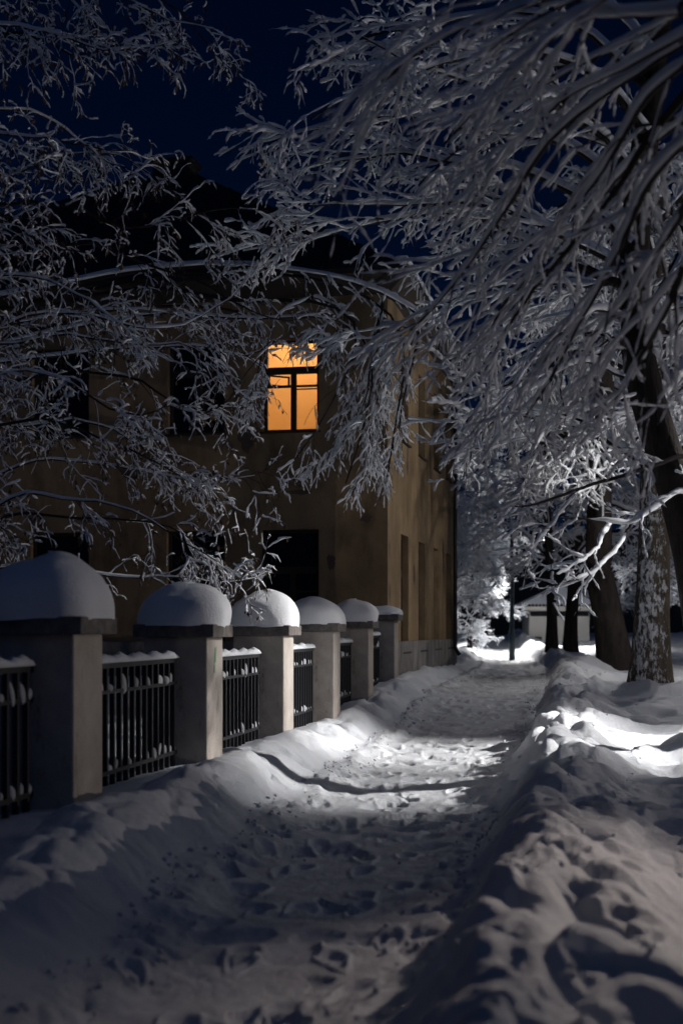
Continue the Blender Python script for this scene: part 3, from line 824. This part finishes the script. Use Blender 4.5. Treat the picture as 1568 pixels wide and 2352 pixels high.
# -- leaning dark trunk at the right edge
b0 = st(15.5, 1.55); b0 = np.array([b0.x, b0.y, .3])
tr = limb([b0 - [0, 0, .2], at(1634, 1600, 15.1), at(1610, 1380, 15.0), at(1566, 1170, 15.0), at(1503, 980, 15), at(1464, 850, 15), at(1450, 700, 15), at(1452, 560, 15.1), at(1480, 300, 15.3), at(1520, 20, 15.6), at(1530, -200, 15.8)], .23, .10, 30, .008); tr[1][:3] *= np.array([1.5, 1.3, 1.12])
L = []
for d, dd, pts, r0, r1 in [
    (15, -2.2, ((1596, 1280), (1640, 1170), (1625, 1075), (1568, 1036), (1524, 1062), (1478, 1080), (1384, 1114), (1314, 1134), (1234, 1169), (1184, 1172)), .055, .014),
    (15, -1.2, ((1600, 1320), (1640, 1230), (1620, 1140), (1568, 1119), (1514, 1164), (1449, 1204), (1374, 1189), (1289, 1189)), .045, .012),
    (14.6, -1.0, ((1449, 1204), (1404, 1269), (1354, 1324), (1264, 1354)), .034, .010),
    (14.6, -1.2, ((1400, 1200), (1349, 1264), (1264, 1314)), .028, .010),
    (13.6, -.8, ((1314, 1134), (1274, 1199), (1234, 1249), (1215, 1280)), .026, .009),
    (15, -1.5, ((1470, 880), (1349, 824), (1284, 849), (1234, 899), (1134, 934), (1064, 974), (1004, 984), (934, 969)), .045, .010),
    (15, -2.0, ((1475, 900), (1380, 930), (1234, 999), (1134, 1034), (1074, 1029)), .032, .008),
    (15, -1.0, ((1445, 700), (1340, 640), (1230, 690), (1110, 835), (1064, 780), (874, 660), (760, 600)), .0, .0),
    (15, 1.0, ((1452, 560), (1330, 440), (1144, 360), (1054, 380), (934, 345), (849, 365), (784, 375), (700, 395)), .06, .010),
    (15, 1.5, ((1460, 480), (1330, 330), (1134, 295), (994, 265), (904, 255), (834, 270), (700, 300), (600, 325)), .06, .010),
    (15, 0.6, ((1448, 620), (1280, 520), (1104, 455), (1004, 455), (909, 465), (784, 460), (690, 475)), .055, .010),
    (15, 1.6, ((1446, 660), (1280, 590), (1100, 490), (999, 490), (909, 500), (829, 515), (720, 545), (560, 570)), .055, .010),
    (15, -2.0, ((1480, 300), (1380, 180), (1200, 110), (1040, 140), (900, 180), (780, 230), (700, 280)), .055, .010),
    (15, 1.0, ((1490, 200), (1350, 60), (1180, 10), (1000, 40), (860, 60), (760, 120)), .055, .010),
    (15, -1.5, ((1470, 420), (1380, 300), (1270, 240), (1150, 200), (1010, 170), (900, 130), (820, 80)), .05, .010),
    (15, 2.0, ((1500, 120), (1400, 0), (1250, -60), (1080, -20), (930, 0)), .05, .010),
    (15, -1.0, ((1446, 740), (1380, 700), (1300, 730), (1230, 800), (1170, 880), (1110, 900)), .04, .010),
    (15, .8, ((1450, 640), (1350, 660), (1230, 650), (1100, 660), (1000, 705), (930, 735), (880, 820)), .04, .009),
    (15, 1.5, ((1480, 950), (1540, 880), (1600, 760), (1640, 600)), .05, .02),
    (15, 1.5, ((1450, 760), (1530, 640), (1600, 500), (1680, 380)), .05, .02),
]:
    if r0: L.append((AT(d, *pts, dd=dd), r0, r1))
low_l = [q for q in L if q[0][-1][2] < 3.6]; L = [q for q in L if q[0][-1][2] >= 3.6]
Bl = limbs([(p, a * .62, b * .7) for p, a, b in low_l], 30, .02)
Bl1 = sprout(Bl, 7, .60, 10, (.3, .9), (.2, 1), .45, .12, .03, .8, bias=(-.1, 0, -.05), rmin=.006)
Bl2 = sprout(Bl1, 2, .3, 7, (.3, .9), (.2, 1), .6, .15, .05, .8, rmin=.005)
B0 = limbs(L, 24, .02)
B1 = sprout(B0, 11, 1.5, 14, (.18, .65), (.08, 1), .5, .08, .03, .8, bias=(-.15, -.05, 0), rmin=.007)
B2 = sprout(B1, 6, .62, 10, (.22, .8), (.1, 1), .55, .11, .05, .8, rmin=.005)
B3 = sprout(B2, 3, .28, 6, (.35, 1.0), (.2, 1), .6, .16, .08, .9, rmin=.005)
tree('linden_tree', b0, 'tree with a black leaning trunk at the right edge and wide snowy limbs', tr, [B0, B1, B2, B3, Bl, Bl1, Bl2], [7, 5, 4, 3, 8, 5, 4],
     group='street trees in a row right of the path', snow_kw=dict(amt=.92, cover=.88, wrap=.9, wind=.8))

# -- branch ends over the facade hang from long limbs of a tree rooted left of the house front
def row_tree(t, u, r, label, d_h=9.0, lean=(0, 0), nl=16, bark='bark', reach=4.0, seed_amt=1.5, low=2.2, trunk_pts=None, k1=9, k2=6, k3=2, l1=1.5, l2=.75, rmin=.010, name='linden_tree', group='street trees in a row right of the path'):
    p = st(t, u); z0 = gz(p.x, p.y) - .25; b0 = np.array([p.x, p.y, z0])
    if trunk_pts is None: trunk_pts = [b0, b0 + [0, 0, 1.2], b0 + [lean[0] * .4, lean[1] * .4, d_h * .45], b0 + [lean[0], lean[1], d_h]]
    P, Rr = limb(trunk_pts, r, r * .35, 26, .012)
    Rr[:4] *= np.array([1.28, 1.15, 1.06, 1.02])
    L = []
    for q in range(nl):
        s = rng.uniform(.0, 1); h = low + (d_h - low) * s
        i = int(np.clip((h / d_h) * 25, 1, 25)); s0 = P[i]
        a = 2 * math.pi * (q / nl) * 1.618 * 3 + rng.uniform(-.4, .4)
        rch = reach * rng.uniform(.7, 1.15) * (1 - .35 * s); v = np.array([math.cos(a), math.sin(a), 0])
        rise = rng.uniform(.15, .5) * rch
        L.append(([s0, s0 + v * rch * .35 + [0, 0, rise * .8], s0 + v * rch * .7 + [0, 0, rise], s0 + v * rch + [0, 0, rise * .35]], r * .26, .012))
    B0 = limbs(L, 16, .05)
    B1 = sprout(B0, k1, l1, 8, (.4, 1.1), (.15, 1), .5, .16, .06, .8, rmin=rmin)
    B2 = sprout(B1, k2, l2, 6, (.4, 1.1), (.1, 1), .6, .17, .08, .8, rmin=rmin * .9)
    bs, ks = [B0, B1, B2], [6, 4, 3]
    if k3: bs.append(sprout(B2, k3, l2 * .5, 4, (.4, 1.1), (.2, 1), .6, .2, .1, .9, rmin=rmin * .8)); ks.append(3)
    return tree(name, b0, label, (P, Rr), bs, ks, group=group, trunk_mat=M[bark], snow_kw=dict(amt=seed_amt, cover=.92, k=5), trunk_k=26)
row_tree(25.25, 1.42, .335, 'tree with a thick trunk plastered with wind-blown snow', 9.0, (.1, .2), 20, 'snowy_bark', 3.8, 1.5, 3.6, k1=11, l1=1.3, l2=.6, rmin=.008)
p = st(35.2, 1.05); z0 = gz(p.x, p.y) - .25
row_tree(35.2, 1.05, .40, 'tree with a stout curved black trunk left of the snow-plastered one', 10.0, nl=20, reach=4.2, seed_amt=1.8, low=3.8,
         trunk_pts=[np.array([p.x + .15, p.y, z0]), np.array([p.x - .05, p.y, z0 + 1.3]), np.array([p.x - .35, p.y, z0 + 2.6]), np.array([p.x - .3, p.y + .1, z0 + 4.5]), np.array([p.x, p.y, z0 + 10])], k1=8, k2=5, l1=1.4, l2=.7)
row_tree(18.0, 7.2, .14, 'unseen tree added so its stem casts a shadow band over the path', 9.5, (.05, 0), 12, 'bark', 2.0, 1.4, 6.6, k1=6, k2=4, k3=0, l1=.8, l2=.4, name='shadow_tree', group=None)  # added out of view: its stem throws a dark band across the path
row_tree(54.5, 0.1, .27, 'slim dark tree in front of the hut, right one of the two slim trunks', 9.5, (.5, 0), 13, 'bark', 4.0, 1.8, 3.2, k1=10, k2=6, l1=1.5, l2=.7)
row_tree(50.5, -.55, .20, 'slim dark tree in front of the hut, left one of the two slim trunks', 9.0, (-.3, 0), 13, 'bark', 3.8, 1.8, 3.2, k1=10, k2=6, l1=1.5, l2=.7)
row_tree(45.0, 2.3, .30, 'tree half hidden behind the stout curved trunk', 10, (.2, 0), 14, 'bark', 4.4, 2.6, 4.2, k1=8, k2=5, l1=1.5, l2=.7)
row_tree(29.0, 4.6, .30, 'tree across the road edge whose crown shines behind the leaning trunk', 10, (-.3, 0), 18, 'bark', 4.4, 2.0, 2.6, k1=9, k2=6, l1=1.5, l2=.7)
row_tree(59.5, -4.7, .14, 'bushy frosted tree growing close beyond the far end of the house', 6.5, (.1, 0), 28, 'bark', 2.4, 1.2, .7, k1=13, k2=8, k3=2, l1=1.0, l2=.45, rmin=.006, name='bushy_tree', group=None)
row_tree(66.0, -6.4, .2, 'tall frosted tree standing behind the bushy one by the house', 10.5, (.2, 0), 26, 'bark', 3.6, 1.4, 1.6, k1=13, k2=8, l1=1.4, l2=.6, rmin=.008, name='bushy_tree', group=None)
row_tree(63.5, -4.3, .12, 'low frosted tree leaning over the left bank at the far end of the path', 5.5, (.2, 0), 28, 'bark', 2.3, 1.2, .5, k1=13, k2=8, k3=2, l1=1.0, l2=.45, rmin=.006, name='bushy_tree', group=None)
for (tt, uu, hh, lb) in ((74, -5.0, 10, 'frosted tree rising behind the far lamp and the dark grey pole'), (84, 3.0, 9, 'frosted tree just right of the pale hut'), (64, 5.2, 9.5, 'frosted tree between the hut and the stout curved trunk')):
    row_tree(tt, uu, .18, lb, hh, (.2, 0), 24, 'bark', 3.2, 1.4, 4.3 if uu < 0 else 1.4, k1=11, k2=7, l1=1.4, l2=.6, rmin=.008, name='frosted_tree', group='frosted trees round the hut')

# -- the tree left of the fence
b0 = np.array([-6.2, 15.0, .3])
tr = limb([b0, b0 + [.1, 0, 2], b0 + [.3, 0, 5], b0 + [.5, .2, 9]], .26, .08, 16, .02)
L = []
S = {0: (-6.0, 15, 2.4), 1: (-5.9, 15, 4.2), 2: (-5.8, 15, 6.0), 3: (-5.7, 15.1, 7.6)}
for k, d, pts in [
    (3, 12.5, ((-150, 40), (60, 60), (200, 110), (290, 95), (380, 75))), (3, 13.5, ((-100, 120), (40, 70), (130, 95), (200, 150), (300, 110))),
    (3, 14, ((-50, -60), (150, -20), (300, 0), (420, 60), (500, 70))), (3, 15, ((50, -80), (280, -40), (430, 50), (500, 160), (560, 190))),
    (2, 12.5, ((-150, 320), (0, 300), (110, 310), (190, 320), (300, 330))), (2, 13.5, ((-80, 260), (60, 230), (120, 270), (210, 340), (310, 390))),
    (2, 14.5, ((-100, 420), (20, 390), (120, 330), (200, 345), (260, 330), (340, 390))), (2, 12, ((-150, 560), (0, 470), (50, 540), (90, 580), (170, 570))),
    (2, 13, ((-80, 500), (150, 480), (270, 540), (370, 560), (420, 545), (520, 520), (650, 530))), 
    (2, 13.5, ((0, 560), (200, 540), (330, 600), (470, 640), (560, 690), (640, 720), (700, 700))), (1, 12.5, ((-150, 700), (0, 640), (150, 640), (260, 690), (340, 740))),
    (1, 13, ((-100, 800), (60, 720), (200, 740), (330, 780), (420, 760), (540, 690), (570, 600))), (1, 14, ((-60, 820), (120, 780), (300, 800), (430, 790), (520, 860), (530, 910))),
    (1, 12, ((-150, 960), (0, 880), (100, 860), (200, 930), (300, 990), (380, 980), (400, 960))), (1, 13, ((-80, 980), (120, 940), (260, 1000), (340, 1020), (410, 1080), (460, 1110))),
    (1, 14, ((-40, 900), (150, 850), (330, 860), (420, 940), (480, 960), (560, 880), (600, 820))), (0, 12.2, ((-100, 1180), (50, 1100), (170, 1130), (280, 1130), (370, 1200), (480, 1265))),
    (0, 13, ((-120, 1240), (40, 1180), (180, 1200), (300, 1220), (400, 1240), (470, 1290))), (0, 13.6, ((-60, 1120), (100, 1040), (220, 1060), (350, 1090), (450, 1110), (520, 1130), (600, 1105))),
    (0, 14, ((-50, 1300), (120, 1270), (280, 1310), (400, 1290), (470, 1320), (580, 1300), (600, 1285))),
    (1, 14.5, ((0, 1000), (180, 980), (330, 1060), (440, 1090), (480, 1180), (490, 1220))),
    (1, 16, ((0, 760), (200, 720), (380, 700), (500, 740), (560, 800), (610, 830))),
]:
    q = AT(d + 1.6, *pts, dd=rng.uniform(-.6, .8)); L.append(([np.array(S[k])] + q, .030, .006))
B0 = limbs(L, 30, .045)
B1 = sprout(B0, 24, .80, 10, (.45, 1.2), (.15, 1), .45, .17, .07, .9, bias=(.1, 0, -.05), rmin=.004)
B2 = sprout(B1, 5, .38, 8, (.5, 1.2), (.15, 1), .6, .19, .12, .9, rmin=.004)
B3 = sprout(B2, 2, .18, 5, (.5, 1.2), (.2, 1), .6, .25, .2, .9, rmin=.004)
tree('ash_tree', b0, 'fine-twigged tree behind the fence filling the left side, dry seed bunches on it', tr, [B0, B1, B2, B3], [7, 5, 4, 3],
     snow_kw=dict(amt=.58, cover=.66), leaves=hang_leaves(B2, 7000, .045))

# -- the tree in the house's front yard, whose drooping ends hang before the facade
b0 = np.array([-9.5, 25.0, .3])
tr = limb([b0, b0 + [.1, 0, 3], b0 + [.4, 0, 7.5]], .2, .10, 12, .02)
L = [([b0 + [.3, 0, 6.5], at(300, 620, 23), at(520, 600, 22), at(700, 620, 21), at(870, 655, 20.5), at(1064, 780, 20), at(1112, 838, 20)], .07, .03),
     ([b0 + [.3, 0, 6.0], at(350, 650, 23), at(560, 700, 21.5), at(720, 680, 21), at(860, 735, 20.6), at(800, 860, 20.5), at(740, 990, 20.5), at(680, 1060, 20.5)], .06, .012),
     ([b0 + [.3, 0, 6.2], at(400, 620, 23), at(700, 630, 21), at(880, 690, 20.5), at(960, 760, 20.4), at(930, 900, 20.4), at(905, 1010, 20.4), at(895, 1110, 20.4)], .055, .010),
     ([b0 + [.3, 0, 5.6], at(350, 720, 23), at(600, 740, 21.5), at(780, 720, 21), at(880, 800, 20.5), at(850, 930, 20.5), at(830, 1040, 20.5), at(800, 1110, 20.5)], .05, .010),
     ([b0 + [.3, 0, 5.6], at(300, 800, 23), at(480, 790, 22), at(560, 830, 21.8), at(615, 815, 21.6), at(620, 780, 21.6)], .05, .010),
     ([b0 + [.3, 0, 5.6], at(300, 700, 23), at(500, 700, 22), at(620, 720, 21.8), at(600, 860, 21.8), at(575, 930, 21.8)], .05, .010)]
for (x0, y0, x1, y1, x2, y2) in ((790, 700, 770, 760, 755, 800), (860, 760, 815, 900, 770, 1000), (880, 740, 850, 880, 800, 1000), (870, 800, 860, 920, 850, 1060), (900, 740, 895, 860, 870, 960),
                                 (740, 690, 765, 740, 700, 790), (840, 900, 800, 1000, 720, 1070), (850, 960, 840, 1060, 800, 1140), (950, 780, 935, 880, 915, 960), (925, 930, 905, 1030, 885, 1110), (640, 720, 610, 850, 560, 930)):
    d_ = rng.uniform(20.3, 21.3)
    r_ = [np.array(q) for q in L[1 + int(x0 > 800)][0]]; s_ = r_[3] if x0 < 880 else r_[4]      # each spray forks off one of the long limbs
    L.append(([s_, (s_ * .4 + at(x0, y0, d_) * .6), at(x0, y0, d_), at(x1, y1, d_), at(x2, y2, d_)], .022, .006))
B0 = limbs(L, 28, .02)
B1 = sprout(B0, 19, .62, 10, (.25, .8), (.52, 1), .4, .11, .12, .9, bias=(0, 0, -.25), rmin=.005)
B2 = sprout(B1, 4, .34, 7, (.3, .9), (.15, 1), .6, .15, .15, .9, rmin=.005)
tree('ash_tree', b0, 'tree in the house yard with thin snowy ends drooping before the lit window', tr, [B0, B1, B2], [7, 5, 4], snow_kw=dict(amt=1.0, cover=.75))

# ------------------------------------------------------------------ the hut at the far end of the path
p = at(1275, 1445, 76); hg = gz(p[0], p[1]) - .1
hut = empty('roadside_hut', (p[0], p[1], hg)); tag(hut, 'small pale hut with a snow-covered roof at the end of the path', 'hut')
mb = MB(); mb.box((0.2, 1.5, 1.15), (3.2, 3.0, 2.3)); mb.build('wall', M['hut_wall'], hut)
MB().box((0.2, -.02, 1.62), (3.1, .06, .26)).build('window', M['dark_glass'], hut)
MB().box((-1.0, -.03, .2), (.5, .08, .4)).build('door', M['wood'], hut)
mb = MB()
e0 = [(-1.9, -.5, 2.1), (2.3, -.5, 2.1), (2.3, 3.5, 2.1), (-1.9, 3.5, 2.1)]
V = [mb.bm.verts.new(q) for q in e0] + [mb.bm.verts.new(q) for q in ((.2, 1.5, 3.15), (.6, 1.5, 3.15))]
for q in ((0, 1, 5, 4), (1, 2, 5), (2, 3, 4, 5), (3, 0, 4), (3, 2, 1, 0)): mb.bm.faces.new([V[i] for i in q])
rf = mb.build('roof', M['snow'], hut)
mb = MB()
for k in range(22): mb.box((-1.85 + k * .19, -.52, 2.07), (.11, .05, .12))
mb.build('eave_trim', M['wood'], rf)
MB().box((.2, -.5, 1.90), (4.1, .04, .2)).build('fascia', M['hut_wall'], rf)

p = at(1175, 1445, 60); z0 = gz(p[0], p[1]) - .1
ut = empty('utility_pole', (p[0], p[1], z0)); tag(ut, 'dark grey pole standing at the far end of the path', 'pole')
MB().tube([(0, 0, 0), (0, 0, 1.2), (0, 0, 1.23), (0, 0, 5.6)], [.13, .125, .10, .075], 14).build('shaft', M['post'], ut)
MB().box((0, 0, 5.66), (.20, .20, .10), None, .03).build('pole_cap', M['metal'], ut)

# ------------------------------------------------------------------ dark houses and wood beyond
bmk = empty('dark_house', tuple(st(105, 3.0))); bmk.rotation_euler = (0, 0, RZ); tag(bmk, 'unlit dark house far behind the hut', 'house')
MB().box((-4, 0, 3.0), (34, 8, 6.2)).build('wall', mat('dark_render', (0.022, 0.032, 0.036), 0.9), bmk)
mb = MB(); V = [mb.bm.verts.new(q) for q in ((-21.5, -4.5, 6.05), (13.5, -4.5, 6.05), (13.5, 4.5, 6.05), (-21.5, 4.5, 6.05), (-21.5, 0, 8.8), (13.5, 0, 8.8))]
for q in ((0, 1, 5, 4), (3, 4, 5, 2), (0, 4, 3), (1, 2, 5), (0, 3, 2, 1)): mb.bm.faces.new([V[i] for i in q])
mb.build('roof', M['roof'], bmk)
